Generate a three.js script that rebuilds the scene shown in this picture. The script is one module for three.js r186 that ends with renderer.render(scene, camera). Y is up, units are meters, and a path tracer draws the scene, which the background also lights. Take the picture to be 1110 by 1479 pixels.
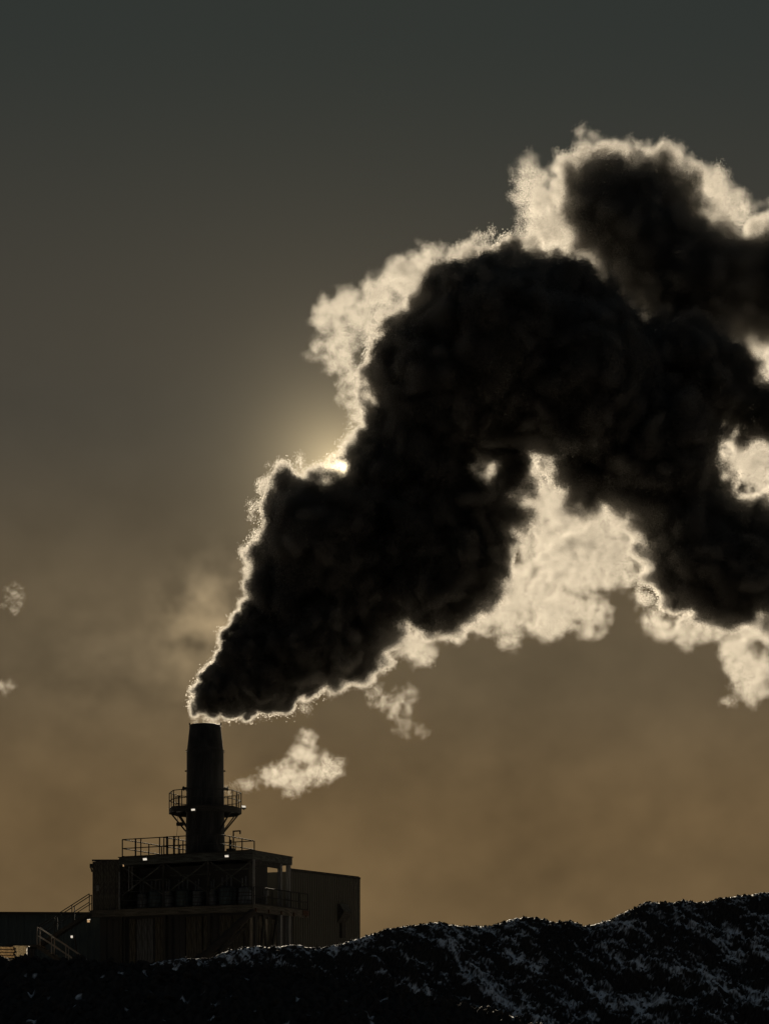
import * as THREE from 'three';
import { mergeGeometries } from 'three/addons/utils/BufferGeometryUtils.js';
import { createNoise3D, createNoise2D } from 'simplex-noise';

// ---------------------------------------------------------------- camera, sky, sun, exposure
// A rising-front (shift) lens: the camera looks level, the picture is the upper half of its field.
const FOCAL = 2700, EYE = 1.7, EXPOSURE = 4.9;                      // focal length in picture units, eye height in metres
const scene = new THREE.Scene();
const camera = new THREE.PerspectiveCamera(2 * Math.atan(1500 / FOCAL) * 180 / Math.PI, 1110 / 3000, 0.5, 6000);
camera.position.set(0, EYE, 0);
camera.lookAt(0, EYE, -100);
camera.setViewOffset(1110, 3000, 0, 0, 1110, 1479);
camera.updateProjectionMatrix();

const renderer = new THREE.WebGLRenderer({ antialias: true });
renderer.setSize(768, 1024);
renderer.toneMapping = THREE.LinearToneMapping;
renderer.toneMappingExposure = EXPOSURE;
renderer.shadowMap.enabled = true;

const SUN = new THREE.Vector3((490 - 555) / FOCAL, (1500 - 681) / FOCAL, -1).normalize();
const sun = new THREE.DirectionalLight(new THREE.Color(1.0, 0.85, 0.63), 5);
sun.position.copy(SUN).multiplyScalar(300).add(new THREE.Vector3(0, 15, -110));
sun.target.position.set(0, 15, -110);
sun.castShadow = true;
Object.assign(sun.shadow.camera, { left: -40, right: 40, top: 40, bottom: -40, near: 1, far: 600 });
sun.name = 'sun';
scene.add(sun, sun.target);

function rng(seed) { let s = seed >>> 0; return () => { s = (s + 0x6d2b79f5) | 0; let t = Math.imul(s ^ (s >>> 15), 1 | s); t = (t + Math.imul(t ^ (t >>> 7), 61 | t)) ^ t; return ((t ^ (t >>> 14)) >>> 0) / 4294967296; }; }
const n3 = createNoise3D(rng(11)), n2 = createNoise2D(rng(12));
const lerp = THREE.MathUtils.lerp, clamp = THREE.MathUtils.clamp;
const smooth = (a, b, x) => { const t = clamp((x - a) / (b - a), 0, 1); return t * t * (3 - 2 * t); };
const fbm3 = (x, y, z, n = 4) => { let s = 0, a = 0.5; for (let i = 0; i < n; i++) { s += a * n3(x, y, z); x = x * 2.03 + 7.1; y = y * 2.03 + 3.7; z = z * 2.03 + 1.3; a *= 0.5; } return s; };
const fbm2 = (x, y, n = 4) => { let s = 0, a = 0.5; for (let i = 0; i < n; i++) { s += a * n2(x, y); x = x * 2.03 + 7.1; y = y * 2.03 + 3.7; a *= 0.5; } return s; };

// Winter sky with the sun low in thin haze: a warm band over the horizon, an aureole round the sun, slate grey above and away from it.
function makeSky() {
  const W = 4096, H = 2048, data = new Float32Array(W * H * 4);
  const low = [0.144, 0.094, 0.0435], midl = [0.106, 0.0785, 0.0445], mid = [0.058, 0.0515, 0.039], high = [0.029, 0.034, 0.0305], top = [0.023, 0.029, 0.031];
  const away = [0.023, 0.031, 0.039], awayLow = [0.038, 0.041, 0.045];
  const stops = [[0, low], [6, low], [12, midl], [19, mid], [29, high], [90, top]];
  const ramp = (e, c) => { let i = 1; while (i < stops.length - 1 && e > stops[i][0]) i++; const t = smooth(stops[i - 1][0], stops[i][0], e); return lerp(stops[i - 1][1][c], stops[i][1][c], t); };
  const saz = Math.atan2(SUN.z, SUN.x);
  for (let r = 0; r < H; r++) {
    const el = ((r + 0.5) / H - 0.5) * Math.PI, y = Math.sin(el), ce = Math.cos(el), e = Math.max(0, el * 180 / Math.PI);
    const rampNow = [0, 1, 2].map((c) => ramp(e, c));
    for (let q = 0; q < W; q++) {
      const az = ((q + 0.5) / W - 0.5) * 2 * Math.PI, x = Math.cos(az) * ce, z = Math.sin(az) * ce;
      const th = Math.acos(clamp(x * SUN.x + y * SUN.y + z * SUN.z, -1, 1)) * 180 / Math.PI;
      let da = Math.abs(az - saz); if (da > Math.PI) da = 2 * Math.PI - da;
      const near = Math.exp(-Math.pow(da / 1.0, 2));
      const glow = 0.055 * Math.exp(-th / 4.0) + 0.9 * Math.exp(-th / 1.0) + 5 * Math.exp(-Math.pow(th / 0.27, 2));
      let cloud = 0;
      if (e < 24 && da < 0.9) {   // thin drifting haze
        const u = (az - saz) * 180 / Math.PI;
        cloud = 1.9 * Math.exp(-Math.pow((u + 4.2 - 0.2 * (e - 12)) / 1.3, 2) - Math.pow((e - 12.6) / 1.5, 2)) * clamp(0.7 + 1.7 * fbm3(u * 0.55, e * 0.65, 5.5, 5), 0, 2) + 0.40 * Math.exp(-Math.pow((u + 6.5) / 3.4, 2) - Math.pow((e - 11.2) / 2.0, 2)) * clamp(0.7 + 1.5 * fbm3(u * 0.35 + 20, e * 0.5, 2.5, 5), 0, 2) + (0.75 * fbm3(u * 0.13 + 2, e * 0.16, 3.1, 5) + 0.25 * fbm3(u * 0.5, e * 0.6, 8.1, 4)) * 0.42 * smooth(24, 9, e) * near;
      }
      const o = (r * W + q) * 4, k = 1 + cloud;
      const a = smooth(0, 25, e);
      for (let c = 0; c < 3; c++) {
        const sky = lerp(lerp(awayLow[c], away[c], a), rampNow[c], near) * k;
        data[o + c] = (sky + glow * [1, 0.78, 0.44][c]) / EXPOSURE;
      }
      data[o + 3] = 1;
    }
  }
  const t = new THREE.DataTexture(data, W, H, THREE.RGBAFormat, THREE.FloatType);
  t.mapping = THREE.EquirectangularReflectionMapping; t.magFilter = THREE.LinearFilter; t.needsUpdate = true;
  return t;
}
const skyTexture = makeSky();
scene.background = skyTexture;
scene.environment = skyTexture;

// ---------------------------------------------------------------- helpers
const used = new Map();
function numbered(name) { const n = used.get(name) ?? 0; used.set(name, n + 1); return n ? `${name}_${String(n).padStart(3, '0')}` : name; }
function tag(o, label, category, group, kind) { o.userData.label = label; o.userData.category = category; if (group) o.userData.group = group; if (kind) o.userData.kind = kind; return o; }
function thing(name, label, category, pos, turn = 0, group, kind) {
  const o = new THREE.Group(); o.name = numbered(name); o.position.copy(pos); o.rotation.y = turn; scene.add(o);
  return tag(o, label, category, group, kind);
}
function part(name, geometries, material, parent) {
  const all = [].concat(geometries), list = all.length > 1 ? all.map((g) => (g.index ? g.toNonIndexed() : g)) : all;
  const m = new THREE.Mesh(list.length > 1 ? mergeGeometries(list) : list[0], material);
  m.name = parent ? name : numbered(name); m.castShadow = m.receiveShadow = true; (parent ?? scene).add(m); return m;
}
const V = (x, y, z) => new THREE.Vector3(x, y, z);
// setting out: a sight line of the photograph met at a given distance
const at = (px, py, D) => V((px - 555) / FOCAL * D, EYE + (1500 - py) / FOCAL * D, -D);
function box(x0, x1, y0, y1, z0, z1) { const g = new THREE.BoxGeometry(Math.abs(x1 - x0), Math.abs(y1 - y0), Math.abs(z1 - z0)); g.translate((x0 + x1) / 2, (y0 + y1) / 2, (z0 + z1) / 2); return g; }
function bar(a, b, r, n = 6) { const d = b.clone().sub(a), g = new THREE.CylinderGeometry(r, r, d.length(), n); g.applyQuaternion(new THREE.Quaternion().setFromUnitVectors(V(0, 1, 0), d.normalize())); const c = a.clone().add(b).multiplyScalar(0.5); g.translate(c.x, c.y, c.z); return g; }
function beam(a, b, w, h) { const d = b.clone().sub(a), g = new THREE.BoxGeometry(w, d.length(), h); g.applyQuaternion(new THREE.Quaternion().setFromUnitVectors(V(0, 1, 0), d.normalize())); const c = a.clone().add(b).multiplyScalar(0.5); g.translate(c.x, c.y, c.z); return g; }

// ---------------------------------------------------------------- surfaces
function grain(size, seed, fn, srgb = false) {
  const d = new Uint8Array(size * size * 4), R = rng(seed);
  for (let y = 0; y < size; y++) for (let x = 0; x < size; x++) { const v = fn(x / size, y / size, R); for (let c = 0; c < 3; c++) d[(y * size + x) * 4 + c] = clamp(Math.round((v[c] ?? v) * 255), 0, 255); d[(y * size + x) * 4 + 3] = 255; }
  const t = new THREE.DataTexture(d, size, size); t.wrapS = t.wrapT = THREE.RepeatWrapping; t.magFilter = THREE.LinearFilter; if (srgb) t.colorSpace = THREE.SRGBColorSpace; t.needsUpdate = true; return t;
}
const tile2 = (x, y, f, n) => { const a = 2 * Math.PI; return fbm3(Math.cos(x * a) * f + 5, Math.sin(x * a) * f + Math.cos(y * a) * f * 0.7, Math.sin(y * a) * f, n); };
const weathered = grain(256, 51, (x, y) => 0.62 + 0.5 * tile2(x, y, 1.6, 5) + 0.14 * n2(x * 90, y * 9), true);
const mat = (name, rgb, rough = 0.8, metal = 0, extra = {}) => { const m = new THREE.MeshPhysicalMaterial({ specularIntensity: 0.5, color: new THREE.Color().setRGB(...rgb), roughness: rough, metalness: metal, side: THREE.DoubleSide, ...extra }); m.name = name; return m; };
const M = {
  steel: mat('dark painted steel', [0.07, 0.066, 0.058], 0.9, 0, { map: weathered }),
  rail: mat('black railing paint', [0.03, 0.03, 0.03], 1, 0, { specularIntensity: 0.1 }),
  galvanised: mat('pale galvanised steel', [0.30, 0.30, 0.29], 0.5, 0, { map: weathered }),
  fascia: mat('grey green fascia', [0.13, 0.135, 0.12], 0.9, 0, { map: weathered }),
  deck: mat('tan deck edge', [0.17, 0.15, 0.115], 0.8, 0, { map: weathered }),
  rust: mat('rusty steel', [0.16, 0.075, 0.045], 0.9, 0, { map: weathered }),
  stack: mat('dark stack steel', [0.032, 0.033, 0.032], 0.65, 0, { map: weathered }),
  cladding: mat('olive grey cladding', [0.066, 0.063, 0.050], 0.7),
  blueCladding: mat('blue grey cladding', [0.032, 0.045, 0.05], 0.7),
  wall: mat('dark wall panel', [0.13, 0.118, 0.092], 0.85, 0, { map: weathered }),
  wallGrey: mat('grey wall panel', [0.17, 0.175, 0.18], 0.85, 0, { map: weathered }),
  pale: mat('pale beige panel', [0.46, 0.40, 0.31], 0.85, 0, { map: weathered }),
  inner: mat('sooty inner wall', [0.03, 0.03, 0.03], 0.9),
  tank: mat('blue green vessel paint', [0.05, 0.085, 0.095], 0.5, 0, { map: weathered }),
  tankGrey: mat('grey vessel paint', [0.13, 0.15, 0.17], 0.5, 0, { map: weathered }),
  timber: mat('sawn timber', [0.42, 0.30, 0.17], 0.85, 0, { map: weathered }),
  crate: mat('pale board', [0.62, 0.52, 0.36], 0.8, 0, { map: weathered }),
  lampBody: mat('lamp housing', [0.05, 0.05, 0.05], 0.5),
  lampWhite: mat('lamp glass', [0.6, 0.6, 0.6], 0.4, 0, { emissive: new THREE.Color().setRGB(1.0, 0.90, 0.74), emissiveIntensity: 0.14 }),
  lampOrange: mat('amber lamp glass', [0.6, 0.45, 0.3], 0.4, 0, { emissive: new THREE.Color().setRGB(1.0, 0.62, 0.30), emissiveIntensity: 0.09 }),
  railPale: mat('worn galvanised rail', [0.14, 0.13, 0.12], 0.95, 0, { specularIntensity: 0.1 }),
  log: mat('dark bark', [0.03, 0.026, 0.022], 1, 0, { specularIntensity: 0.1 }),
};

// ---------------------------------------------------------------- ground and heaps
{
  const g = new THREE.PlaneGeometry(6000, 6000, 1, 1); g.rotateX(-Math.PI / 2);
  tag(part('ground', g, mat('frozen dirt yard', [0.05, 0.045, 0.04], 0.95)), 'flat dark frozen yard ground stretching to the horizon', 'ground', null, 'structure');
}
const table = (pts) => (x) => { if (x <= pts[0][0]) return pts[0][1]; for (let i = 1; i < pts.length; i++) if (x <= pts[i][0]) { const t = (x - pts[i - 1][0]) / (pts[i][0] - pts[i - 1][0]); return lerp(pts[i - 1][1], pts[i][1], t); } return pts[pts.length - 1][1]; };
function heap(name, x0, x1, z0, z1, nx, nz, height, color, material, label, category) {
  const pos = [], col = [], idx = [], norm = V();
  const H = new Float32Array((nx + 1) * (nz + 1));
  for (let j = 0; j <= nz; j++) for (let i = 0; i <= nx; i++) H[j * (nx + 1) + i] = height(lerp(x0, x1, i / nx), lerp(z0, z1, j / nz));
  const dx = (x1 - x0) / nx, dz = (z1 - z0) / nz;
  for (let j = 0; j <= nz; j++) for (let i = 0; i <= nx; i++) {
    const x = lerp(x0, x1, i / nx), z = lerp(z0, z1, j / nz), y = H[j * (nx + 1) + i];
    const sx = (H[j * (nx + 1) + Math.min(nx, i + 2)] - H[j * (nx + 1) + Math.max(0, i - 2)]) / (4 * dx), sz = (H[Math.min(nz, j + 2) * (nx + 1) + i] - H[Math.max(0, j - 2) * (nx + 1) + i]) / (4 * dz);
    pos.push(x, y, z); const c = color(x, y, z, norm.set(-sx, 1, -sz).normalize()); col.push(...c);
    if (i < nx && j < nz) { const a = j * (nx + 1) + i, b = a + nx + 1; idx.push(a, a + 1, b, a + 1, b + 1, b); }
  }
  const g = new THREE.BufferGeometry();
  g.setAttribute('position', new THREE.BufferAttribute(new Float32Array(pos), 3)); g.setAttribute('color', new THREE.BufferAttribute(new Float32Array(col), 3)); g.setIndex(idx); g.computeVertexNormals();
  material.vertexColors = true; return tag(part(name, g, material), label, category, null, 'structure');
}
const RIDGE = 86;
const ridgePy = table([[-300, 1480], [60, 1445], [150, 1412], [190, 1399], [240, 1387], [268, 1384], [300, 1386], [330, 1373], [370, 1367], [400, 1368], [430, 1365], [455, 1371], [490, 1364], [520, 1355], [560, 1342], [600, 1336], [630, 1333], [665, 1338], [710, 1338], [735, 1329], [760, 1325], [785, 1328], [800, 1332], [820, 1330], [834, 1333], [842, 1339], [880, 1329], [905, 1316], [935, 1303], [965, 1305], [990, 1301], [1010, 1304], [1060, 1295], [1110, 1289], [1180, 1280], [1300, 1290], [1500, 1340]]);
const ridgeHeight = (x, D) => EYE + (1500 - ridgePy(555 + FOCAL * x / D)) / FOCAL * D;
const moundHeight = (x, z) => {
  const bend = 0.9 * n2(x * 0.11, 4.2) + 0.5 * n2(x * 0.33, 8.1), top = ridgeHeight(x, RIDGE), d = z + RIDGE;     // d > 0 in front of the ridge
  const slope = 0.60 + 0.05 * n2(x * 0.07, 2.2), front = d > 0 ? d * slope + 0.25 * bend * smooth(0, 5, d) : -d * 0.42;
  const round = Math.sqrt(front * front + 0.03) - 0.17;
  const rills = fbm2(x * 0.75 - d * 0.42, d * 0.22 + 7, 4) * 0.55 * smooth(0, 2.5, d);
  const lumps = (Math.abs(fbm2(x * 1.1 + 2, z * 1.1, 5)) - 0.2) * 0.40 + fbm2(x * 4.5, z * 4.5, 2) * 0.05 + 0.5 * fbm2(x * 0.28 + 9, d * 0.2, 3) * smooth(0.3, 3, d);
  return Math.max(-0.4, top - round + rills * 0.6 + lumps * lerp(0.28, 1, smooth(0, 1.5, Math.abs(d))));
};
heap('snowy_heap', -17, 27, -96, -66, 760, 420, moundHeight, (x, y, z, n) => {
  const d = z + RIDGE;
  // wind-blown snow lies in streaks down the slope, thin near the crest, and along the low bank's edge
  const streak = fbm2(x * 0.5 - d * 0.36 + 3, d * 0.13 + 2, 3) * 0.85 + fbm2(x * 2.1 - d * 1.2, d * 0.75 + 11, 4) * 0.8 + fbm2(x * 7.5 - d * 3, d * 4.5, 3) * 0.55;
  const level = -0.06 + 0.20 * smooth(1.2, 5, d) + (n.y - 0.82) * 1.5 - 0.25 * smooth(6, -6, x) * smooth(1.2, 3.0, d);
  const crest = smooth(0.9, 0.1, Math.abs(d)) * smooth(2, -6, x) * 0.32;
  const s = smooth(0.02, 0.54, streak + level + crest - 0.03), t = 0.75 + 0.5 * n2(x * 9, z * 9);
  return [lerp(0.048 * t, 0.78, s), lerp(0.044 * t, 0.81, s), lerp(0.040 * t, 0.85, s)];
}, mat('bark heap with snow', [1, 1, 1], 1, 0, { specularIntensity: 0.15 }), 'long high heap of dark loose material streaked with snow beside the plant', 'heap');
const frontPy = table([[-200, 1384], [0, 1388], [60, 1388], [120, 1391], [180, 1396], [240, 1402], [300, 1400], [350, 1398], [400, 1405], [460, 1412], [520, 1424], [600, 1439], [650, 1450], [700, 1461], [750, 1479], [900, 1500], [1300, 1540]]);
const FRONT = 42;
const frontHeight = (x, z) => {
  const d = z + FRONT, top = EYE + (1500 - frontPy(555 + FOCAL * x / FRONT)) / FOCAL * FRONT, front = d > 0 ? d * 0.42 : -d * 0.5;
  return Math.max(-0.3, top - (Math.sqrt(front * front + 0.02) - 0.14) + (Math.abs(fbm2(x * 1.4, z * 1.4 + 4, 5)) - 0.2) * 0.35 + fbm2(x * 6, z * 6, 2) * 0.05);
};
heap('dark_heap', -13, 11, -47, -34, 420, 240, frontHeight, (x, y, z, n) => {
  const t = 0.8 + 0.5 * n2(x * 5, z * 5), s = smooth(0.52, 0.62, fbm2(x * 1.3 + 40, z * 1.3, 5) + (n.y - 0.85) * 0.4);
  return [lerp(0.048 * t, 0.78, s), lerp(0.044 * t, 0.81, s), lerp(0.040 * t, 0.85, s)];
}, mat('bark heap', [1, 1, 1], 1, 0, { specularIntensity: 0.15 }), 'near dark heap across the bottom left in front of the plant', 'heap');
// loose chunks roughen both heaps
{
  const R = rng(61), base = new THREE.IcosahedronGeometry(1, 1), p = base.attributes.position;
  for (let i = 0; i < p.count; i++) { const v = V().fromBufferAttribute(p, i), k = 1 + 0.35 * n3(v.x * 1.7, v.y * 1.7, v.z * 1.7); p.setXYZ(i, v.x * k, v.y * k, v.z * k); }
  base.computeVertexNormals();
  const make = (name, count, place, color, label) => {
    const m = new THREE.InstancedMesh(base, mat(name.replace('_', ' '), color, 1, 0, { specularIntensity: 0.15 }), count), q = new THREE.Quaternion(), X = new THREE.Matrix4();
    for (let i = 0; i < count; i++) { const [v, s] = place(); q.set(R() - 0.5, R() - 0.5, R() - 0.5, R() - 0.5).normalize(); m.setMatrixAt(i, X.compose(v, q, V(s * (0.7 + R()), s * (0.5 + 0.5 * R()), s * (0.7 + R())))); }
    m.name = name; m.castShadow = m.receiveShadow = true; scene.add(m); tag(m, label, 'rubble', null, 'stuff');
  };
  make('loose_chunk', 14000, () => { const x = lerp(-16, 26, R()), d = R() < 0.15 ? (R() - 0.5) * 1.2 : lerp(-1, 14, R()), z = -RIDGE + d, s = 0.02 + 0.05 * Math.pow(R(), 3); return [V(x, moundHeight(x, z) + s * 0.1, z), s]; }, [0.046, 0.042, 0.038], 'dark clods scattered over the snow streaked heap');
  make('bark_chunk', 4200, () => { const x = lerp(-12, 10, R()), d = R() < 0.4 ? (R() - 0.5) * 0.9 : lerp(-1, 6, R()), z = -FRONT + d, s = 0.02 + 0.07 * Math.pow(R(), 3); return [V(x, frontHeight(x, z) + s * 0.1, z), s]; }, [0.046, 0.042, 0.038], 'dark clods scattered over the near dark heap');
}
{ // a leaning log in front of the low bank
  const a = at(262, 1412, 95), b = at(364, 1318, 103), o = thing('leaning_log', 'dark bare log leaning diagonally in front of the low snowy bank', 'log', V(a.x, a.y - 1, a.z));
  const taper = (p, q, r0, r1) => { const pts = []; for (let i = 0; i <= 8; i++) { const t = i / 8; pts.push(p.clone().lerp(q, t).add(V(0.06 * n2(t * 3, 1), 0.06 * n2(t * 3, 5), 0.05 * n2(t * 3, 9)))); }
    const c = new THREE.CatmullRomCurve3(pts), g = new THREE.TubeGeometry(c, 24, 1, 8), P = g.attributes.position;
    for (let i = 0; i <= 24; i++) { const m = c.getPointAt(i / 24); for (let k = 0; k <= 8; k++) { const v = V().fromBufferAttribute(P, i * 9 + k).sub(m).multiplyScalar(lerp(r0, r1, i / 24) * (1 + 0.2 * n2(i * 0.5, k))).add(m); P.setXYZ(i * 9 + k, v.x, v.y, v.z); } }
    g.computeVertexNormals(); return g; };
  const O = (p) => p.clone().sub(o.position);
  part('trunk', taper(O(a), O(b), 0.32, 0.2), M.log, o);
  part('branch', taper(O(at(316, 1377, 98)), O(at(352, 1341, 100.5)), 0.13, 0.06), M.log, o);
}

// ---------------------------------------------------------------- the plant. Every building shares one turned frame: x runs along the front, -z along the side.
const TURN = -27 * Math.PI / 180, CORNER = V(-7.74, 0, -110), e = EYE;
const site = (L, Rr, y = 0) => V(CORNER.x - Math.cos(TURN) * L - Math.sin(TURN) * Rr, y, CORNER.z + Math.sin(TURN) * L - Math.cos(TURN) * Rr);
const LOW = 7.9 + e, ROOF = 11.08 + e;             // walking surfaces of the two decks
function railing(parent, run, H, y0, posts, name = 'railing', mids = [0.5], r = 0.032) {     // run: local [x, z] corners
  for (let i = 0; i + 1 < run.length; i++) {
    const A = V(run[i][0], y0, run[i][1]), B = V(run[i + 1][0], y0, run[i + 1][1]), n = Math.max(1, Math.round(A.distanceTo(B) / posts)), g = [];
    for (const h of [1, ...mids]) g.push(bar(A.clone().setY(y0 + H * h), B.clone().setY(y0 + H * h), r));
    g.push(beam(A.clone().setY(y0 + 0.06), B.clone().setY(y0 + 0.06), 0.02, 0.1));
    const rail = part(name, g, M.rail, parent);
    for (let k = i ? 1 : 0; k <= n; k++) { const p = A.clone().lerp(B, k / n); part('post', bar(p, p.clone().setY(y0 + H), r * 1.15), M.rail, rail); }
  }
}
function ribbed(x0, x1, y0, y1, pitch, depth, slant = 0) {   // corrugated sheet facing +z, at z = 0
  const n = Math.round((x1 - x0) / pitch), pos = [], idx = [], uv = [];
  const prof = [[0, 0], [0.3, 0], [0.42, 1], [0.78, 1], [0.9, 0]];
  const row = []; for (let i = 0; i < n; i++) for (const [u, v] of prof) row.push([x0 + (i + u) * (x1 - x0) / n, v * depth]); row.push([x1, 0]);
  row.forEach(([x, z], i) => { const t = slant * (x - x0) / (x1 - x0); pos.push(x, y0, z, x, y1 + t, z); uv.push(x * 0.4, y0 * 0.4, x * 0.4, y1 * 0.4); if (i) { const a = i * 2; idx.push(a - 2, a, a - 1, a - 1, a, a + 1); } });
  let g = new THREE.BufferGeometry(); g.setAttribute('position', new THREE.BufferAttribute(new Float32Array(pos), 3)); g.setAttribute('uv', new THREE.BufferAttribute(new Float32Array(uv), 2)); g.setIndex(idx); g = g.toNonIndexed(); g.computeVertexNormals(); return g;
}
const turned = (g, a, x = 0, y = 0, z = 0) => { g.rotateY(a); g.translate(x, y, z); return g; };

{ // boiler house: lower floor, open middle floor, roof deck
  const o = thing('boiler_house', 'open framed boiler house with two decks, columns and crossed braces under the stack', 'industrial building', CORNER.clone(), TURN);
  const roof = part('roof_deck', [box(-9.51, 0, ROOF - 0.12, ROOF, -4.66, 0), box(-9.51, 0, ROOF - 0.5, ROOF - 0.12, -0.12, -0.002), box(-0.12, -0.002, ROOF - 0.5, ROOF - 0.122, -4.66, -0.12), box(-9.508, -9.39, ROOF - 0.5, ROOF - 0.122, -4.66, -0.12), box(-9.39, -0.12, ROOF - 0.5, ROOF - 0.122, -4.658, -4.54)], M.fascia, o);
  for (let k = 1; k < 6; k++) part('joist', box(-9.51 * k / 6 - 0.06, -9.51 * k / 6 + 0.06, ROOF - 0.4, ROOF - 0.121, -4.54, -0.121), M.steel, roof);
  part('edge_beam', box(-0.2, -0.03, ROOF - 0.82, ROOF - 0.502, -3.2, -0.2), M.steel, o);
  part('trim_angle', [box(-9.56, 0.05, ROOF - 0.03, ROOF + 0.02, 0.001, 0.05), box(0.001, 0.05, ROOF - 0.03, ROOF + 0.02, -4.7, 0)], M.steel, o);
  part('lower_deck', [box(-11.7, 0, LOW - 0.12, LOW, -6.6, 0), box(-11.7, 0.0, LOW - 0.43, LOW - 0.12, -0.14, -0.003)], M.deck, o);
  part('deck_edge', [box(-0.14, -0.003, LOW - 0.43, LOW - 0.122, -6.65, -0.14), box(0.001, 0.035, LOW - 0.2, LOW + 0.02, -6.65, 0.03)], M.deck, o);
  for (let k = 0; k < 5; k++) part('bracket', box(0.002, 0.07, LOW - 0.42, LOW - 0.2, -0.35 - k * 1.5, -0.27 - k * 1.5), M.rust, o);
  part('deck_end', box(0.036, 0.07, LOW - 0.3, LOW + 0.0, -6.63, -5.9), M.rust, o);
  for (const L of [0, 3.17, 6.34, 9.5]) {
    const c = L === 0 ? 0.09 : 0.10;
    part('column', [box(-L - c / 2 - 0.02, -L + c / 2 - 0.02, LOW, ROOF - 0.5, -0.22, -0.08)], L ? M.steel : M.galvanised, o);
    part('column', [box(-L - 0.1, -L + 0.1, 0, LOW - 0.43, -0.36, -0.16)], M.steel, o);
  }
  for (const Rr of [3.4, 4.41]) part('column', box(-0.24, 0.0 - 0.02, 0, ROOF - 0.5, -Rr - 0.11, -Rr + 0.11), M.galvanised, o);
  for (let b = 0; b < 3; b++) {
    const x0 = -3.17 * b - 0.12, x1 = -3.17 * (b + 1) + 0.12, xm = (x0 + x1) / 2;
    part('brace', [beam(V(x0, ROOF - 0.55, -0.15), V(x1, ROOF - 2.35, -0.15), 0.07, 0.05)], M.fascia, o);
    part('brace', [beam(V(x1, ROOF - 0.55, -0.21), V(x0, ROOF - 2.35, -0.21), 0.07, 0.05)], M.fascia, o);
    part('cross_pipe', bar(V(x0, ROOF - 1.0 - 0.2 * b, -0.7), V(x1, ROOF - 1.0 - 0.2 * b, -0.7), 0.05), M.fascia, o);
  }
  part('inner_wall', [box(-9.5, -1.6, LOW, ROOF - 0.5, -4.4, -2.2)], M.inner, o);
  // lower floor walls: bays of vertical panels between pilasters
  const R = rng(71);
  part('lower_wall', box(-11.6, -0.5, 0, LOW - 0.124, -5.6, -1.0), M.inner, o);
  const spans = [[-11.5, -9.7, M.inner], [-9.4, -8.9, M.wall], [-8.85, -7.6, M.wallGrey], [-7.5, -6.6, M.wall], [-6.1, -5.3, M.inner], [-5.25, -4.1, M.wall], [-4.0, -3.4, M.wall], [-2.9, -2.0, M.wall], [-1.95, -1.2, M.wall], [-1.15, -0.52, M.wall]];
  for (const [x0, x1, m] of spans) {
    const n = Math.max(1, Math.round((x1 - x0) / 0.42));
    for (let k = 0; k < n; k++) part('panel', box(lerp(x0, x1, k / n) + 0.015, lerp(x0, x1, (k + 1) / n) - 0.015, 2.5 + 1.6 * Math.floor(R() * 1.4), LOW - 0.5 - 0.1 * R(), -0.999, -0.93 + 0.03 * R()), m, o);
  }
  for (let k = 0; k < 6; k++) part('side_panel', box(-0.46, -0.40, 1.5, LOW - 0.6 - 0.12 * (k % 2), -0.4 - (k + 1) * 0.5, -0.4 - k * 0.5 - 0.03), k % 3 === 1 ? M.wall : M.pale, o);
  for (const [a, b] of [[0.4, 1.7], [2.9, 1.5], [1.2, 3.2]]) part('side_brace', beam(V(-0.2, LOW - 0.5, -b), V(-0.2, 2.5, -a), 0.12, 0.16), M.steel, o);
  // railings
  railing(o, [[-9.4, -4.5], [-9.4, -0.2], [-2.6, -0.2], [-2.6, -4.5], [-9.4, -4.5]], 1.1, ROOF, 1.35);
  railing(o, [[-6.4, -0.25], [-6.4, -4.45]], 1.1, ROOF, 1.0);
  railing(o, [[0.0, -0.1], [0.0, -6.6]], 1.05, LOW, 1.1, 'deck_railing');
  railing(o, [[-9.4, -0.05], [-0.1, -0.05]], 1.05, LOW, 1.55, 'deck_railing', [0.5], 0.024);
  for (const [L, r] of [[8.5, 0.05], [6.2, 0.07], [5.7, 0.06]]) part('gate_post', bar(V(-L, ROOF, -0.3), V(-L, ROOF + 1.15, -0.3), r), M.rail, o);
  // bright vertical pipes at the left end
  for (const [L, y0, y1, r] of [[9.45, LOW, ROOF - 0.9, 0.045], [8.75, ROOF - 2.1, ROOF - 0.6, 0.03], [8.5, ROOF - 2.0, ROOF - 0.6, 0.03]]) part('drain_pipe', bar(V(-L, y0, 0.05), V(-L, y1, 0.05), r), M.galvanised, o);
  part('vent_pipe', [bar(V(-3.3, ROOF, -3.2), V(-3.3, ROOF + 1.62, -3.2), 0.045), bar(V(-3.33, ROOF + 1.6, -3.2), V(-2.8, ROOF + 1.6, -3.2), 0.045), bar(V(-2.82, ROOF + 1.62, -3.2), V(-2.82, ROOF + 1.4, -3.2), 0.045)], M.rail, o);
  part('valve_box', [box(-3.75, -3.35, ROOF, ROOF + 0.55, -3.5, -3.1), box(-3.65, -3.5, ROOF + 0.55, ROOF + 1.1, -3.35, -3.25)], M.steel, o);
  part('whip_antenna', new THREE.TubeGeometry(new THREE.CatmullRomCurve3([V(-6.6, ROOF, -1.6), V(-6.55, ROOF + 0.7, -1.6), V(-6.35, ROOF + 1.5, -1.6), V(-6.3, ROOF + 2.6, -1.6)]), 16, 0.012, 5), M.rail, o);
  part('pipe_stand', [bar(V(-0.5, LOW, -2.4), V(-0.5, LOW + 0.95, -2.4), 0.07, 8), box(-0.62, -0.38, LOW + 0.7, LOW + 1.0, -2.52, -2.28)], M.galvanised, o);
}
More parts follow.
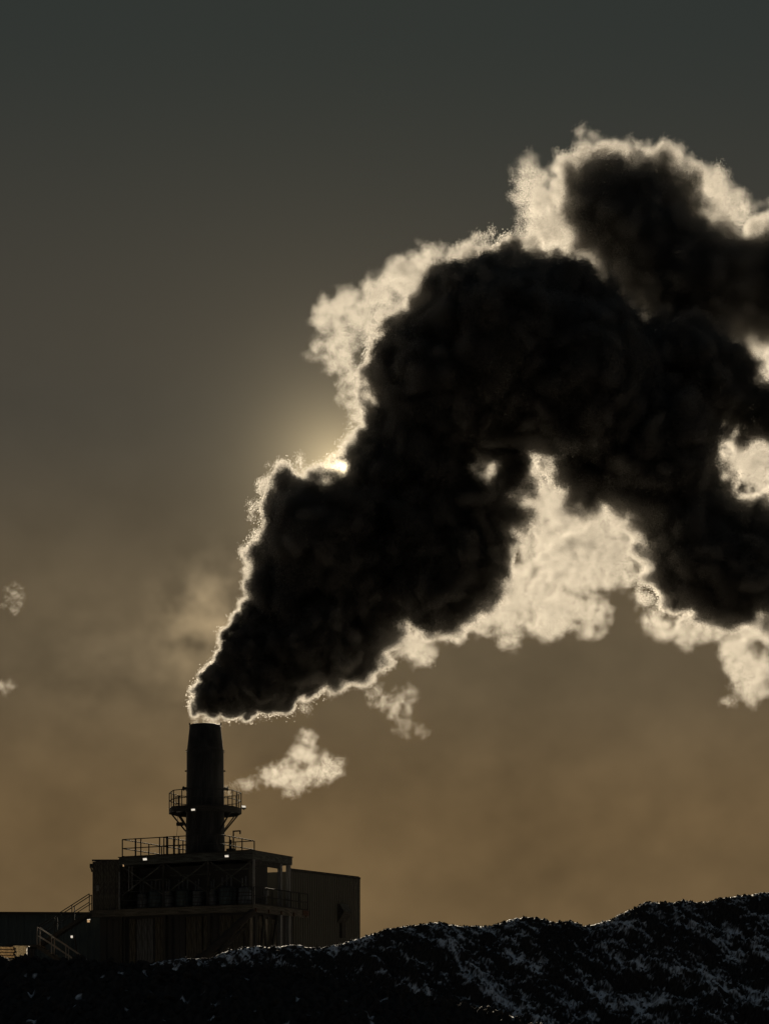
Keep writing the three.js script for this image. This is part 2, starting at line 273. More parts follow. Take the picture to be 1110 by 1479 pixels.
// vessels and pipework standing on the middle floor
{
  const vessel = (L, r, h, m, cap, label) => {
    const o = thing('process_vessel', label, 'tank', site(L, 1.25, LOW), TURN, 'vessels on the middle floor');
    const pts = []; for (let i = 0; i <= 6; i++) pts.push(new THREE.Vector2(Math.max(0.001, r * Math.cos(i / 6 * Math.PI / 2)), h - r * 0.35 + r * 0.35 * Math.sin(i / 6 * Math.PI / 2)));
    part('shell', new THREE.LatheGeometry([new THREE.Vector2(0.001, 0.08), new THREE.Vector2(r * 0.96, 0.08), new THREE.Vector2(r, 0.14), ...pts], 20), m, o);
    for (const f of [0.3, 0.7]) part('band', new THREE.CylinderGeometry(r + 0.02, r + 0.02, 0.05, 20, 1, true).translate(0, h * f, 0), M.steel, o);
    for (let k = 0; k < cap; k++) { const x = (k - (cap - 1) / 2) * r * 0.6; part('riser', bar(V(x, h - 0.1, 0.1), V(x, h + 0.55 + 0.1 * (k % 2), 0.1), 0.045), M.tankGrey, o); }
    return o;
  };
  const row = [[8.6, 0.36, 1.05, M.tankGrey, 2, 'short grey vessel at the left end of the middle floor'], [7.6, 0.5, 1.2, M.tank, 3, 'blue green vessel second from the left end of the middle floor'], [6.7, 0.3, 1.15, M.tankGrey, 2, 'slim grey vessel between two blue green vessels left of the middle column'],
    [5.6, 0.5, 1.2, M.tank, 3, 'blue green vessel just left of the middle column'], [4.6, 0.34, 1.1, M.tankGrey, 2, 'grey vessel beside the middle column under the stack'], [3.5, 0.26, 1.05, M.tankGrey, 2, 'slimmest grey vessel right of the middle column'], [2.5, 0.52, 1.25, M.tank, 3, 'widest blue green vessel in the right bay'], [1.3, 0.4, 1.15, M.tankGrey, 2, 'grey vessel nearest the right corner of the middle floor']];
  for (const v of row) vessel(...v);
}
{ // stack
  const c = site(4.95, 2.6, ROOF), o = thing('smoke_stack', 'tall dark steel smoke stack with a narrowing top and a ring platform', 'chimney', c, TURN), y = (v) => v + e - ROOF;
  const prof = [[1.22, y(11.08)], [1.2, y(12)], [1.165, y(13.9)], [1.13, y(16.6)], [1.13, y(17.55)], [1.1, y(17.75)], [0.965, y(19.0)], [0.95, y(19.18)], [0.9, y(19.2)], [0.88, y(18.6)], [0.88, y(15)]].map((p) => new THREE.Vector2(...p));
  const shell = part('shell', new THREE.LatheGeometry(prof, 48), M.stack, o);
  for (const h of [12.2, 15.2, 17.6]) part('flange', new THREE.CylinderGeometry(1.19, 1.19, 0.06, 48, 1, true).translate(0, y(h), 0), M.stack, shell);
  part('rim_band', new THREE.TorusGeometry(0.95, 0.035, 6, 48).rotateX(Math.PI / 2).translate(0, y(19.1), 0), M.stack, shell);
  for (const a of [0.2, 3.0]) part('port', [new THREE.CylinderGeometry(0.09, 0.09, 0.3, 10).rotateZ(Math.PI / 2).translate(1.28, y(15.35), 0), new THREE.CylinderGeometry(0.14, 0.14, 0.07, 10).rotateZ(Math.PI / 2).translate(1.36, y(15.35), 0)].map((g) => g.rotateY(a - TURN)), M.steel, o);
  for (const a of [0, Math.PI]) part('lifting_lug', [box(1.1, 1.24, y(16.35), y(16.43), -0.05, 0.05)].map((g) => g.rotateY(a - TURN)), M.steel, o);
  for (const a of [0, Math.PI]) part('rim_stud', [box(0.92, 0.99, y(19.2), y(19.34), -0.03, 0.03)].map((g) => g.rotateY(a - TURN)), M.steel, o);
  const P0 = y(14.0), RO = 2.2, N = 10, corner = (k, r = RO) => { const a = (k / N) * 2 * Math.PI + 0.17; return [r * Math.cos(a), r * Math.sin(a)]; };
  const ring = part('platform', [new THREE.CylinderGeometry(RO, RO, 0.06, N, 1).rotateY(Math.PI / 2 - 0.17).translate(0, P0, 0), new THREE.CylinderGeometry(RO + 0.03, RO + 0.03, 0.3, N, 1, true).rotateY(Math.PI / 2 - 0.17).translate(0, P0 - 0.1, 0), new THREE.CylinderGeometry(1.5, 1.5, 0.2, 24, 1, true).translate(0, P0 - 0.12, 0)], M.steel, o);
  const run = []; for (let k = 0; k <= N; k++) run.push(corner(k)); railing(o, run, 1.05, P0, 0.8, 'platform_railing', [0.52], 0.026);
  for (let k = 0; k < N; k += 1) { const [x, z] = corner(k, RO - 0.1), [u, v] = corner(k, 1.15); part('knee_brace', [beam(V(x, P0 - 0.2, z), V(u, P0 - 1.35, v), 0.07, 0.07)], M.rail, ring); }
  const lad = []; for (let k = 0; k < 4; k++) lad.push(bar(V(-1.55 + k * 0.09, P0 + 0.06, 0.9), V(-1.55 + k * 0.09, P0 + 0.8, 0.9), 0.018)); lad.push(bar(V(-1.6, P0 + 0.8, 0.9), V(-1.2, P0 + 0.8, 0.9), 0.03), bar(V(-1.6, P0 + 0.35, 0.9), V(-1.2, P0 + 0.35, 0.9), 0.02));
  part('ladder_gate', lad, M.rail, o);
  part('junction_box', box(-1.62, -1.22, P0 - 0.95, P0 - 0.75, 0.5, 0.75), M.steel, o);
  const rungs = [bar(V(-0.9, y(11.08), -0.95), V(-0.9, P0, -0.95), 0.03), bar(V(-1.25, y(11.08), -0.7), V(-1.25, P0, -0.7), 0.03)];
  for (let k = 0; k < 9; k++) rungs.push(bar(V(-0.9, y(11.3) + k * 0.3, -0.95), V(-1.25, y(11.3) + k * 0.3, -0.7), 0.018));
  part('ladder', rungs, M.rail, o);
}
{ // corrugated warehouse behind, on the right
  const o = thing('warehouse', 'long olive warehouse of ribbed metal cladding behind the boiler house', 'warehouse', site(1.5, 6.68), TURN);
  const h0 = 10.52 + e, h1 = 10.72 + e, len = 9.55;
  part('wall', [turned(ribbed(0, len, 0, h0, 0.30, 0.08, h1 - h0), Math.PI / 2), box(-12, -0.03, 0, h0 - 0.1, -len, 0.0)], M.cladding, o);
  const cap = beam(V(0.02, h0 + 0.0, 0.02), V(0.02, h1 + 0.0, -len - 0.05), 0.16, 0.14); part('roof_trim', cap, M.steel, o);
  part('corner_trim', box(-0.1, 0.065, 0, h1 - 0.05, -len - 0.06, -len + 0.1), M.steel, o);
  for (let k = 0; k < 34; k++) part('roof_clip', box(-0.05, 0.1, lerp(h0, h1, k / 34) + 0.05, lerp(h0, h1, k / 34) + 0.12, -len * k / 34 - 0.1, -len * k / 34), M.steel, o);
  // hooded wall vent
  const s = new THREE.Shape([[0, 0], [0, 1.3], [0.16, 1.25], [0.5, 0.75], [0.47, 0.66]].map((p) => new THREE.Vector2(...p)));
  const g = new THREE.ExtrudeGeometry(s, { depth: 1.1, bevelEnabled: false });
  part('vent_hood', g.translate(0.05, 7.55 + e, -7.5), M.steel, o);
  part('hood_lid', beam(V(0.22, 8.83 + e, -6.95), V(0.56, 8.32 + e, -6.95), 0.03, 1.14), M.fascia, o);
  part('vent_shaft', box(0.047, 0.25, 6.6 + e, 7.55 + e, -7.2, -6.7), M.steel, o);
}
{ // stair tower block on the left
  const o = thing('stair_tower', 'plain dark tower block left of the boiler house', 'building', site(9.56, 0.3), TURN);
  part('wall', box(-2.14, 0, LOW, 10.93 + e, -4, 0), M.wall, o);
  part('roof', beam(V(-2.17, 11.02 + e, -2), V(0, 10.93 + e, -2), 0.1, 4.04), M.steel, o);
  part('gutter', [box(-2.27, -2.141, 10.55 + e, 10.8 + e, -0.5, 0.12), bar(V(-2.22, 10.55 + e, 0.05), V(-2.15, 10.3 + e, 0.02), 0.05)], M.steel, o);
  for (let k = 0; k < 5; k++) part('panel', box(-2.12 + k * 0.43, -1.71 + k * 0.43, LOW + 0.05, 10.85 + e, 0.002, 0.02 + 0.012 * (k % 2)), M.wall, o);
  part('sign_plate', box(-1.82, -1.62, 9.1 + e, 9.45 + e, 0.04, 0.06), M.galvanised, o);
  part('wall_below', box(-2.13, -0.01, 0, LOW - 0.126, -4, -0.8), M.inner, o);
  part('notice', box(-1.3, -1.08, 5.35 + e, 5.75 + e, -0.79, -0.76), M.galvanised, o);
}
{ // low shed far left
  const o = thing('low_shed', 'low long blue grey shed behind the outside stairs', 'shed', V(at(152, 1319, 117.5).x, 0, -117.5), 0), h = 7.88 + e;
  part('wall', [ribbed(-13, 0, 0, h - 0.05, 0.5, 0.05), box(-13, 0, 0, h - 0.06, -9, -0.01)], M.blueCladding, o);
  part('roof', beam(V(-13, h + 0.03, -4.4), V(0.1, h - 0.03, -4.4), 0.14, 9.4), M.steel, o);
  part('door', box(-6.2, -4.4, 0, 5.9 + e, 0.06, 0.12), M.inner, o);
}
{ // outside stairs with two flights
  const o = thing('outside_stairs', 'outside steel stairs with two crossing flights and pipe handrails by the tower', 'stairs', V(at(95, 1340, 111).x, 0, -111));
  const q = (px, py, D) => at(px, py, D).sub(o.position);
  const flight = (A, B, w, name, lit) => {
    const n = 11, s = [beam(A.clone().add(V(0, -0.1, w / 2)), B.clone().add(V(0, -0.1, w / 2)), 0.2, 0.05), beam(A.clone().add(V(0, -0.1, -w / 2)), B.clone().add(V(0, -0.1, -w / 2)), 0.2, 0.05)];
    const f = part(name, s, M.steel, o);
    for (let k = 1; k < n; k++) { const p = A.clone().lerp(B, k / n); part('tread', box(p.x - 0.13, p.x + 0.13, p.y - 0.02, p.y + 0.02, p.z - w / 2 + 0.03, p.z + w / 2 - 0.03), M.steel, f); }
    for (const z of [-w / 2, w / 2]) {
      const up = (p, h) => p.clone().add(V(0, h, z)), g = [bar(up(A, 1.05), up(B, 1.05), 0.03), bar(up(A, 0.55), up(B, 0.55), 0.026)];
      for (let k = 0; k <= 3; k++) { const p = A.clone().lerp(B, k / 3); g.push(bar(up(p, 0), up(p, 1.05), 0.03)); }
      part('handrail', g, lit, o);
    }
  };
  flight(q(56, 1365, 112.2), q(131, 1317, 112.2), 0.9, 'upper_flight', M.rail);
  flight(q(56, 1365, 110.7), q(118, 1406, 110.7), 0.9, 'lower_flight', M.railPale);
  const p = q(50, 1366, 111.4);
  part('landing', box(p.x - 0.5, p.x + 0.45, p.y - 0.12, p.y, p.z - 1.3, p.z + 1.3), M.steel, o);
  for (const z of [-1.2, 1.2]) part('support_post', bar(V(p.x - 0.4, 0, p.z + z), V(p.x - 0.4, p.y, p.z + z), 0.06), M.steel, o);
}
// lamps: a glowing glass in a housing, and the light that comes out of it
const lampLights = [];
function lamp(label, p, turn, tilt, glass, power, color, w = 0.3, h = 0.15, post = false) {
  const o = thing('flood_lamp', label, 'lamp', p, turn, 'small lamps on the plant');
  o.rotation.order = 'YXZ'; o.rotation.x = tilt;
  part('housing', [box(-w / 2 - 0.03, w / 2 + 0.03, -h / 2 - 0.03, h / 2 + 0.03, -0.14, -0.012), box(-0.03, 0.03, -h / 2 - 0.12, -h / 2, -0.12, -0.06)], M.lampBody, o);
  part('lens_glow', box(-w / 2, w / 2, -h / 2, h / 2, -0.01, 0.02), glass, o);
  if (post) part('post', bar(V(0, -p.y, -0.2), V(0, h / 2 + 0.05, -0.2), 0.05), M.steel, o);
  const l = new THREE.SpotLight(new THREE.Color().setRGB(...color), power, 0, 1.15, 0.6); l.position.set(0, -0.02, 0.06); l.target.position.set(0, -0.35, 1.06); o.add(l.target); l.castShadow = true; l.shadow.radius = 4; l.name = 'lamp_light'; o.add(l); lampLights.push(l);
}
const WARM = [1, 0.88, 0.70], AMBER = [1, 0.62, 0.28];
lamp('white lamp on the edge of the stack platform', at(279, 1169.5, 112.15), TURN, 0.2, M.lampWhite, 0.012, WARM, 0.24, 0.11);
lamp('white lamp tilted up beside the right end of the stack platform', at(352, 1165, 113.9), 0.5, -0.5, M.lampWhite, 0.006, WARM, 0.24, 0.11);
lamp('white lamp on the roof fascia near its left end', at(209.5, 1241, 113.2), TURN, 0.25, M.lampWhite, 0.02, WARM, 0.26, 0.13);
lamp('white lamp on the roof fascia right below the stack', at(327.5, 1236.5, 110.65), TURN, 0.25, M.lampWhite, 0.012, WARM, 0.24, 0.12);
lamp('bright warm lamp over the crossing stairs', at(104, 1353, 111.7), -1.0, 0.12, M.lampWhite, 0.45, AMBER, 0.24, 0.14, true);
lamp('small round amber lamp under the tower beside the upper stairs', at(128, 1330.5, 115.0), -0.2, 0.2, M.lampOrange, 0.03, AMBER, 0.15, 0.14);
lamp('tiny amber lamp under the roof at the left end', at(178.5, 1250, 114.2), TURN, 0.2, M.lampOrange, 0.006, AMBER, 0.06, 0.12);
{ // lit lumber stack at the left edge
  const D = 104, o = thing('lumber_stack', 'low stack of sawn boards lit warm at the left edge', 'lumber', at(-20, 1384, D)), w = 41 / FOCAL * D;
  for (let k = 0; k < 4; k++) part('board', box(0 - 0.05 * k, w - 0.06 * (k % 2), 0.02 + k * 0.165, 0.02 + k * 0.165 + 0.11, -0.6, 0.05 * (k % 2)), M.timber, o);
  for (let k = 0; k < 3; k++) part('bearer', box(w * 0.2 + k * 0.5, w * 0.2 + k * 0.5 + 0.07, 0.13 + k * 0.165, 0.185 + k * 0.165, -0.5, -0.1), M.timber, o);
  const y = o.position.y; part('trestle', [box(0.05, 0.2, -y, 0.02, -0.5, -0.1), box(w - 0.25, w - 0.1, -y, 0.02, -0.5, -0.1)], M.steel, o);
  const p = at(21, 1381.5, 104.2), c = thing('pale_crate', 'pale square crate catching the light beside the lumber stack', 'crate', p, 0.08);
  for (let k = 0; k < 4; k++) part('slat', box(0, 0.66, 0.01 + k * 0.14, 0.01 + k * 0.14 + 0.128, -0.02, 0.0), M.crate, c);
  part('body', box(0.005, 0.655, 0, 0.56, -0.6, -0.021), M.crate, c);
  part('stand', box(0.05, 0.6, -p.y, -0.001, -0.55, -0.05), M.steel, c);
  part('lid', box(-0.06, 0.78, 0.562, 0.60, -0.62, 0.03), M.crate, c);
  lamp('warm yard lamp over the lumber stack', at(-30, 1350, 101), 2.5, 0.3, M.lampOrange, 5, [1, 0.78, 0.48], 0.26, 0.16, true);
}

// ---------------------------------------------------------------- smoke
// Droplet medium: tiny flakes in every orientation, gathered in small tufts; light scatters from flake to flake.
const smokeMaterial = new THREE.MeshPhysicalMaterial({ color: new THREE.Color().setRGB(0.32, 0.311, 0.295), roughness: 1, transmission: 1, thickness: 0, specularIntensity: 0, ior: 1.01, side: THREE.DoubleSide });
smokeMaterial.name = 'smoke';
const TUFT_FLAKES = 80, FLAKE = 0.048, FLAKE_DENSE = 0.08, FLAKE_RIM = 0.074, FLAKE_EDGE = 0.037;     // in tuft radii: loose vapour, packed smoke
function tuft(seed, FLAKE) {
  const R = rng(seed), pos = new Float32Array(TUFT_FLAKES * 9), a = V(), b = V(), c = V();
  const gauss = () => (R() + R() + R() + R() - 2) * 1.0;
  for (let i = 0; i < TUFT_FLAKES; i++) {
    c.set(gauss(), gauss(), gauss());
    do a.set(R() * 2 - 1, R() * 2 - 1, R() * 2 - 1); while (a.lengthSq() > 1 || a.lengthSq() < 0.01);
    a.normalize();
    b.set(R() - 0.5, R() - 0.5, R() - 0.5).cross(a).normalize();
    const t = a.clone().cross(b);                                     // t, b span the flake
    for (let k = 0; k < 3; k++) {
      const w = (k * 2 * Math.PI) / 3 + R() * 0.7, s = FLAKE * (0.75 + 0.5 * R());
      pos[i * 9 + k * 3] = c.x + (t.x * Math.cos(w) + b.x * Math.sin(w)) * s;
      pos[i * 9 + k * 3 + 1] = c.y + (t.y * Math.cos(w) + b.y * Math.sin(w)) * s;
      pos[i * 9 + k * 3 + 2] = c.z + (t.z * Math.cos(w) + b.z * Math.sin(w)) * s;
    }
  }
  return new THREE.BufferGeometry().setAttribute('position', new THREE.BufferAttribute(pos, 3));
}
// mean projected area of a tuft of scale 1
const tuftArea = (flake) => 0.5 * TUFT_FLAKES * 1.299 * flake * flake * 1.02;

class Field {                                        // depth below the surface of a set of blobs, on a grid
  constructor(blobs, cell, margin) {
    this.h = cell;
    const lo = V(1e9, 1e9, 1e9), hi = V(-1e9, -1e9, -1e9);
    for (const b of blobs) { lo.min(V(b.x - b.r, b.y - b.r, b.z - b.r)); hi.max(V(b.x + b.r, b.y + b.r, b.z + b.r)); }
    lo.subScalar(margin); hi.addScalar(margin);
    this.lo = lo; this.n = [0, 1, 2].map((k) => Math.ceil((hi.getComponent(k) - lo.getComponent(k)) / cell) + 2);
    const [nx, ny, nz] = this.n;
    this.d = new Float32Array(nx * ny * nz).fill(-9);
    for (const b of blobs) {
      const m = b.r + margin, i0 = Math.max(0, Math.floor((b.x - m - lo.x) / cell)), i1 = Math.min(nx - 1, Math.ceil((b.x + m - lo.x) / cell));
      const j0 = Math.max(0, Math.floor((b.y - m - lo.y) / cell)), j1 = Math.min(ny - 1, Math.ceil((b.y + m - lo.y) / cell));
      const k0 = Math.max(0, Math.floor((b.z - m - lo.z) / cell)), k1 = Math.min(nz - 1, Math.ceil((b.z + m - lo.z) / cell));
      for (let k = k0; k <= k1; k++) for (let j = j0; j <= j1; j++) for (let i = i0; i <= i1; i++) {
        const x = lo.x + i * cell - b.x, y = lo.y + j * cell - b.y, z = lo.z + k * cell - b.z, v = b.r - Math.sqrt(x * x + y * y + z * z * (b.fz ?? 1)), o = (k * ny + j) * nx + i;
        const p = this.d[o], w = Math.max(0.35 - Math.abs(p - v), 0);   // smooth union
        this.d[o] = Math.max(p, v) + w * w / 1.4;
      }
    }
  }
  at(x, y, z) {
    const [nx, ny, nz] = this.n, u = (x - this.lo.x) / this.h, v = (y - this.lo.y) / this.h, w = (z - this.lo.z) / this.h;
    const i = Math.floor(u), j = Math.floor(v), k = Math.floor(w);
    if (i < 0 || j < 0 || k < 0 || i >= nx - 1 || j >= ny - 1 || k >= nz - 1) return -9;
    const a = u - i, b = v - j, c = w - k, d = this.d, o = (k * ny + j) * nx + i, s = ny * nx;
    const m = (p) => lerp(lerp(d[p], d[p + 1], a), lerp(d[p + nx], d[p + nx + 1], a), b);
    return lerp(m(o), m(o + s), c);
  }
}
// scatters tufts of the given scale with extinction sigma(x, y, z, depth) per metre; most = its largest value
function scatter(field, scale, flake, most, dmin, dmax, sigma, R, out) {
  const [nx, ny, nz] = field.n, h = field.h, per = (most * h * h * h) / (tuftArea(flake) * scale * scale);
  for (let k = 0; k < nz; k++) for (let j = 0; j < ny; j++) for (let i = 0; i < nx; i++) {
    const d = field.d[(k * ny + j) * nx + i];
    if (d < dmin || d > dmax) continue;
    let n = Math.floor(per) + (R() < per % 1 ? 1 : 0);
    while (n-- > 0) {
      const x = field.lo.x + (i + R() - 0.5) * h, y = field.lo.y + (j + R() - 0.5) * h, z = field.lo.z + (k + R() - 0.5) * h;
      const s = sigma(x, y, z, field.at(x, y, z));
      if (s > 0 && R() * most < s) out.push(x, y, z, scale * (0.8 + 0.4 * R()));
    }
  }
}
function tufts(name, list, geometry, R) {
  const n = list.length / 4, m = new THREE.InstancedMesh(geometry, smokeMaterial, n);
  const q = new THREE.Quaternion(), M = new THREE.Matrix4(), p = V(), s = V();
  for (let i = 0; i < n; i++) {
    q.set(R() * 2 - 1, R() * 2 - 1, R() * 2 - 1, R() * 2 - 1).normalize();
    p.set(list[i * 4], list[i * 4 + 1], list[i * 4 + 2]); s.setScalar(list[i * 4 + 3]);
    m.setMatrixAt(i, M.compose(p, q, s));
  }
  m.name = name; m.castShadow = m.receiveShadow = true; m.userData.kind = 'stuff';
  return m;
}
const PLUME = 114.5;                                // the stack's distance; the wind blows across the view
function blobs(list, seed, { depth = 0, spread = 0.35, fz = 1 } = {}) {
  const R = rng(seed), out = [];
  for (let i = 0; i < list.length; i += 3) {
    const r = list[i + 2] / FOCAL * PLUME, p = at(list[i], list[i + 1], PLUME + depth + (R() * 2 - 1) * spread * r * 2);
    out.push({ x: p.x, y: p.y, z: p.z, r, fz });
  }
  return out;
}
const DENSE = blobs([
  293, 1015, 12, 307, 1014, 14, 300, 1006, 19, 305, 1010, 22, 317, 994, 27, 333, 985, 36, 345, 1002, 33, 375, 985, 42, 400, 990, 28, 430, 965, 38, 357, 945, 38, 362, 900, 24, 405, 925, 56, 420, 870, 46,
  455, 930, 48, 498, 925, 40, 520, 920, 25, 405, 830, 27, 440, 800, 56, 410, 770, 25, 430, 735, 36, 455, 722, 27, 485, 728, 27, 512, 724, 25, 470, 780, 66, 510, 850, 70, 536, 788, 70, 550, 725, 44,
  600, 790, 78, 590, 845, 40, 630, 845, 42, 660, 810, 55, 680, 815, 30, 640, 748, 58, 698, 760, 35, 728, 748, 22, 580, 690, 56, 560, 645, 34, 600, 620, 64, 585, 560, 42,
  640, 560, 85, 625, 485, 36, 660, 465, 52, 700, 408, 34, 740, 402, 32, 720, 500, 95, 706, 598, 56, 618, 670, 50, 780, 460, 66, 790, 533, 78, 830, 470, 55, 742, 645, 30, 752, 672, 22, 846, 690, 27, 735, 732, 18, 800, 590, 40, 735, 700, 18,
  850, 555, 85, 882, 634, 44, 905, 680, 34, 900, 580, 86, 960, 560, 80, 1000, 540, 55, 1040, 545, 28, 940, 650, 74, 985, 640, 36, 985, 710, 52, 1000, 790, 58, 1060, 820, 56,
  985, 835, 36, 1040, 845, 40, 1112, 830, 52, 1070, 765, 36, 960, 735, 30, 1080, 600, 26, 1115, 600, 30, 1120, 765, 30, 1160, 850, 50], 21, { depth: 0 });
const BEHIND = blobs([
  878, 422, 34, 922, 428, 36, 850, 268, 40, 885, 312, 62, 840, 275, 28, 940, 292, 45, 900, 360, 52, 930, 272, 32, 950, 302, 46, 900, 264, 26, 945, 366, 66, 985, 285, 28, 1102, 384, 40, 1050, 420, 64, 1000, 420, 74, 1115, 400, 62, 1115, 470, 36, 960, 440, 40,
  1140, 350, 40, 1180, 430, 60, 1160, 520, 40], 22, { depth: 5 });
const THIN = blobs([
  560, 415, 30, 600, 400, 34, 640, 385, 32, 500, 440, 26, 470, 460, 26, 458, 500, 20, 485, 520, 28, 508, 560, 28, 525, 595, 20, 504, 640, 17, 515, 662, 9, 510, 470, 28, 545, 440, 33, 580, 402, 33, 620, 388, 33, 660, 378, 28, 690, 368, 22, 560, 480, 33, 600, 440, 38, 640, 405, 28,
  690, 695, 26, 712, 690, 16, 800, 640, 24, 793, 668, 18, 760, 715, 33, 790, 740, 43, 830, 740, 43, 870, 750, 43, 905, 772, 36, 790, 800, 48, 840, 810, 56, 890, 820, 34, 760, 850, 43, 720, 880, 38, 690, 890, 26, 800, 878, 46, 850, 885, 36,
  740, 918, 22, 790, 922, 16, 600, 930, 28, 570, 910, 26, 556, 890, 18, 580, 940, 18, 615, 945, 18, 650, 900, 28,
  930, 770, 20, 930, 800, 17, 930, 835, 17, 933, 865, 18, 945, 893, 18, 965, 908, 18, 1000, 905, 26, 1040, 903, 26, 1080, 900, 28, 1112, 900, 33, 1062, 940, 26, 1076, 970, 29, 1085, 998, 22, 1058, 1005, 13, 1102, 958, 26,
  500, 970, 16, 485, 985, 14, 468, 1000, 14, 440, 1018, 11, 540, 945, 10, 522, 962, 10, 410, 1026, 8, 380, 1034, 6,
  284, 1043, 7, 298, 1041, 8, 312, 1040, 9, 324, 1036, 7, 374, 828, 16, 368, 815, 10, 374, 780, 9, 640, 770, 20], 23, { depth: 0.5, spread: 0.5, fz: 1.2 });
const THIN_BEHIND = blobs([
  760, 252, 22, 770, 282, 33, 785, 322, 40, 762, 352, 28, 742, 370, 18, 766, 235, 13, 822, 236, 22, 850, 232, 20, 900, 246, 20, 960, 246, 22, 985, 252, 18, 1030, 272, 28, 1050, 300, 33, 1020, 322, 38, 1076, 300, 17, 1100, 325, 13,
  870, 400, 34, 900, 412, 30, 830, 362, 45, 950, 470, 28, 1050, 490, 34, 1090, 545, 34, 1045, 660, 34, 1085, 665, 40, 1115, 690, 40, 1115, 640, 30, 930, 450, 30, 1000, 500, 40], 24, { depth: 5, spread: 0.5, fz: 1.2 });

const sway = (x, y) => smooth(1, 13, Math.hypot(x + 11, y - 20.9));     // billows grow with the distance from the stack's mouth
function billow(x, y, z, n) {
  const g = sway(x, y);
  if (g > 0.02) { const wx = n3(x * 0.2, y * 0.2, z * 0.2 + 30), wy = n3(x * 0.2 + 60, y * 0.2, z * 0.2); x += g * (0.8 * wx + 0.35 * n3(x * 0.6, y * 0.6, z * 0.6 + 9)); y += g * (0.8 * wy + 0.35 * n3(x * 0.6 + 9, y * 0.6, z * 0.6)); }
  const b = (f, o) => Math.abs(n3(x * f + o, y * f, z * f)) * 2 - 0.5, w = (f, o) => n3(x * f + o, y * f, z * f);
  return (g < 0.98 ? (1 - g) * 0.46 * (0.4 * w(0.33, 4) + 0.8 * b(0.72, 0) + 0.32 * b(1.5, 3) + 0.07 * w(3.1, 5)) : 0)
    + (g > 0.02 ? g * 1.2 * (0.4 * w(0.18, 4) + 0.72 * b(0.38, 0) + 0.3 * b(0.8, 3) + 0.12 * w(0.9, 3) + 0.1 * w(1.7, 5) + 0.1 + (n > 3 ? 0.05 * w(3.6, 7) : 0)) : 0);
}
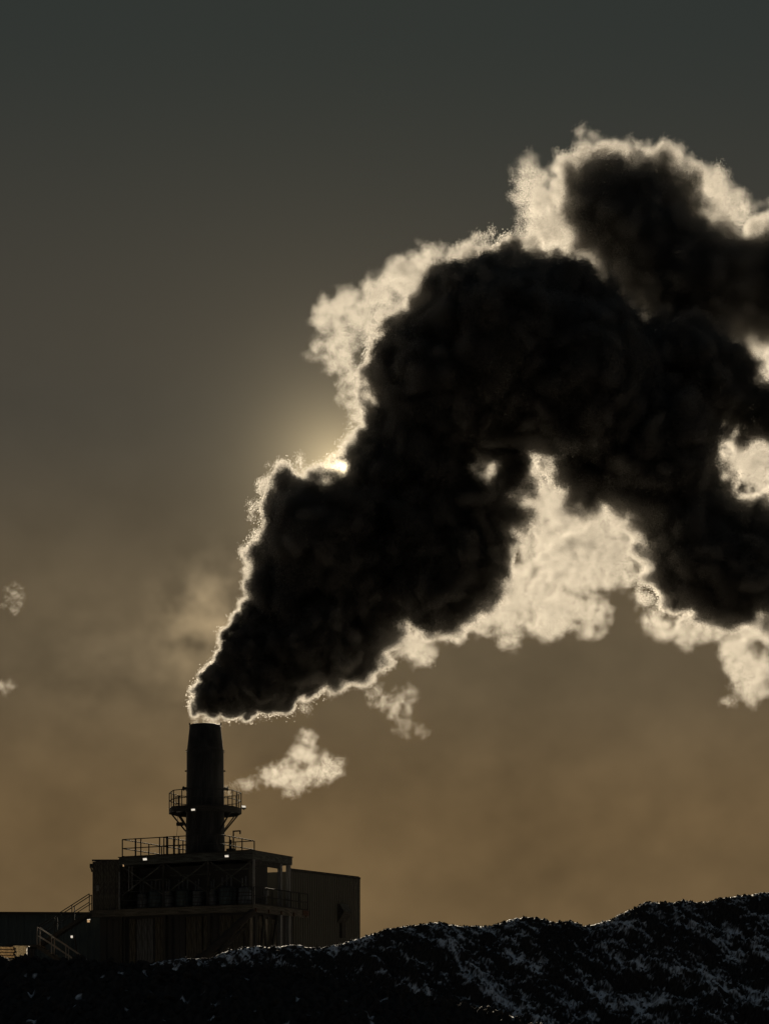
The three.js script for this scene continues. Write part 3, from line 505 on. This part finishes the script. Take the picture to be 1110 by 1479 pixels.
// drifting vapour: noise folded by slower noise, so that it draws out into curls and threads
function vapour(x, y, z, n = 4) {
  const wx = n3(x * 0.35, y * 0.35, z * 0.35) * 1.1 + n3(x * 0.9 + 5, y * 0.9, z * 0.9) * 0.35, wy = n3(x * 0.35 + 40, y * 0.35, z * 0.35) * 1.1 + n3(x * 0.9 + 45, y * 0.9, z * 0.9) * 0.35;
  const X = x + wx, Y = y + wy, Z = z * 0.6;
  const broad = 0.58 * n3(X * 0.42, Y * 0.46, Z * 0.42) + 0.27 * n3(X * 1.05 + 3, Y * 0.95, Z);
  return n < 3 ? broad : broad + 0.13 * n3(X * 2.1, Y * 1.8, Z * 2) + 0.07 * n3(X * 5.2, Y * 3.6, Z * 4);
}
function plume() {
  const R = rng(31), fat = (list) => list.map((b) => ({ ...b, r: b.r * lerp(0.93, b.r > 1.1 ? 1.13 : 1.06, sway(b.x, b.y)) }));
  const dense = new Field(fat(DENSE), 0.3, 1.8), behind = new Field(BEHIND.map((b) => ({ ...b, r: b.r * 1.24 })), 0.3, 1.8), thin = new Field(THIN, 0.3, 1), thinBehind = new Field(THIN_BEHIND, 0.3, 1);
  const fine = [], coarse = [], rim = [], edge = [];
  const depth = (x, y, z, d) => (d < -1.7 ? -1 : d + billow(x, y, z, 4)), pack = (x, y) => lerp(24, 6.5, sway(x, y));
  const shell = (a0, a1, cap) => (x, y, z, d) => { const e = depth(x, y, z, d), g = sway(x, y), w = lerp(0.6, 1.4, g); return e <= a0 * w || e > a1 * w ? 0 : Math.min(cap, pack(x, y)) * smooth(0, lerp(0.17, 0.6, g), e); };
  const nearMouth = (f, want) => (x, y, z, d) => ((sway(x, y) < 0.55) === want ? f(x, y, z, d) : 0);
  scatter(dense, 0.15, FLAKE_EDGE, 20, -1.8, 1.2, nearMouth(shell(0, 0.42, 20), true), R, edge);
  scatter(dense, 0.22, FLAKE_RIM, 16, -1.8, 1.4, nearMouth(shell(0, 0.42, 16), false), R, rim);
  scatter(dense, 0.42, FLAKE_DENSE, 6.5, -1.4, 2.6, shell(0.41, 1.1, 6.5), R, fine);
  scatter(behind, 0.24, FLAKE, 2.8, -1.8, 2.2, (x, y, z, d) => { const e = d + billow(x, y, z, 3); return e <= 0 || e > 1.5 ? 0 : 2.8 * smooth(0, 1.5, e); }, R, coarse);
  scatter(behind, 0.5, FLAKE_DENSE, 2.8, -1.5, 99, (x, y, z, d) => { const e = d + billow(x, y, z, 3); return e <= 1.5 || e > 4 ? 0 : 2.8; }, R, fine);
  const wisp = (most, cut = 0.1) => (x, y, z, d) => {
    const e = d + vapour(x, y, z, 2) * 0.75 + n3(x * 2.6, y * 2.2, z * 2.4) * 0.09 + cut;
    return e <= 0 ? 0 : most * smooth(0, 0.55, e) * clamp(0.56 + 1.5 * vapour(x + 17, y, z) + 0.9 * vapour(x * 1.9, y * 1.7 + 50, z), 0.04, 1.5);
  };
  scatter(thin, 0.19, FLAKE, 0.95, -1, 99, wisp(0.62), R, coarse);
  scatter(thinBehind, 0.24, FLAKE, 1.0, -1, 99, wisp(0.66), R, coarse);
  const g = tag(new THREE.Group(), 'huge dark backlit smoke plume with bright rims rising from the stack mouth', 'smoke', null, 'stuff');
  g.name = 'smoke_plume'; scene.add(g);
  g.add(tufts('edge', edge, tuft(44, FLAKE_EDGE), R), tufts('rim', rim, tuft(43, FLAKE_RIM), R), tufts('billow', fine, tuft(41, FLAKE_DENSE), R), tufts('vapour', coarse, tuft(42, FLAKE), R));
  // small steam puffs below it
  const puff = (name, list, seed, most, cut, label, fz) => {
    const out = [], f = new Field(blobs(list, seed, { depth: 0, spread: 0.4, fz }), 0.15, 0.8), k = 1.7;
    scatter(f, 0.17, FLAKE, most, -0.8, 99, (x, y, z, d) => { const e = d + vapour(x * k, y * k, z * k, 2) * 0.24 + n3(x * 6, y * 6, z * 6) * 0.025 + cut; return e <= 0 ? 0 : most * smooth(0, 0.5, e) * clamp(0.6 + 1.8 * vapour(x * k + 30, y * k, z * k), 0.05, 1); }, R, out);
    const m = tufts(numbered(name), out, tuft(seed, FLAKE), R); scene.add(m); tag(m, label, 'steam', null, 'stuff');
  };
  puff('steam_puff', [329, 1139, 5, 335, 1138, 7, 343, 1135, 9, 352, 1132, 11, 363, 1129, 13, 378, 1124, 14, 394, 1120, 17, 410, 1117, 18, 428, 1121, 18, 446, 1118, 20, 462, 1112, 20, 476, 1112, 17, 484, 1108, 12, 440, 1092, 17, 452, 1080, 14, 426, 1086, 11, 442, 1066, 12, 464, 1092, 14, 430, 1140, 11, 415, 1142, 8, 446, 1136, 9], 62, 0.66, 0.14, 'small pale steam puff drifting from a port on the side of the stack', 0.6);
  puff('thin_steam_wisp', [536, 1004, 13, 550, 1008, 18, 566, 1014, 19, 578, 1024, 20, 589, 1010, 16, 592, 998, 12, 578, 1042, 16, 586, 1056, 12, 604, 1056, 11, 616, 1060, 7], 63, 0.22, 0.12, 'faint torn steam wisp hanging below the plume right of the puff', 0.6);
  puff('thin_steam_wisp', [-6, 872, 6, 4, 864, 7, 13, 852, 6, 25, 848, 5, 29, 858, 7, 27, 870, 7, 23, 882, 6, 15, 890, 4], 64, 0.2, 0.17, 'faint curl of steam at the left edge, the higher of two', 0.6);
  puff('thin_steam_wisp', [-4, 994, 6, 6, 990, 6, 14, 984, 5, 18, 976, 3], 65, 0.3, 0.28, 'faint shred of steam at the left edge, the lower of two', 0.6);
}
plume();

renderer.render(scene, camera);
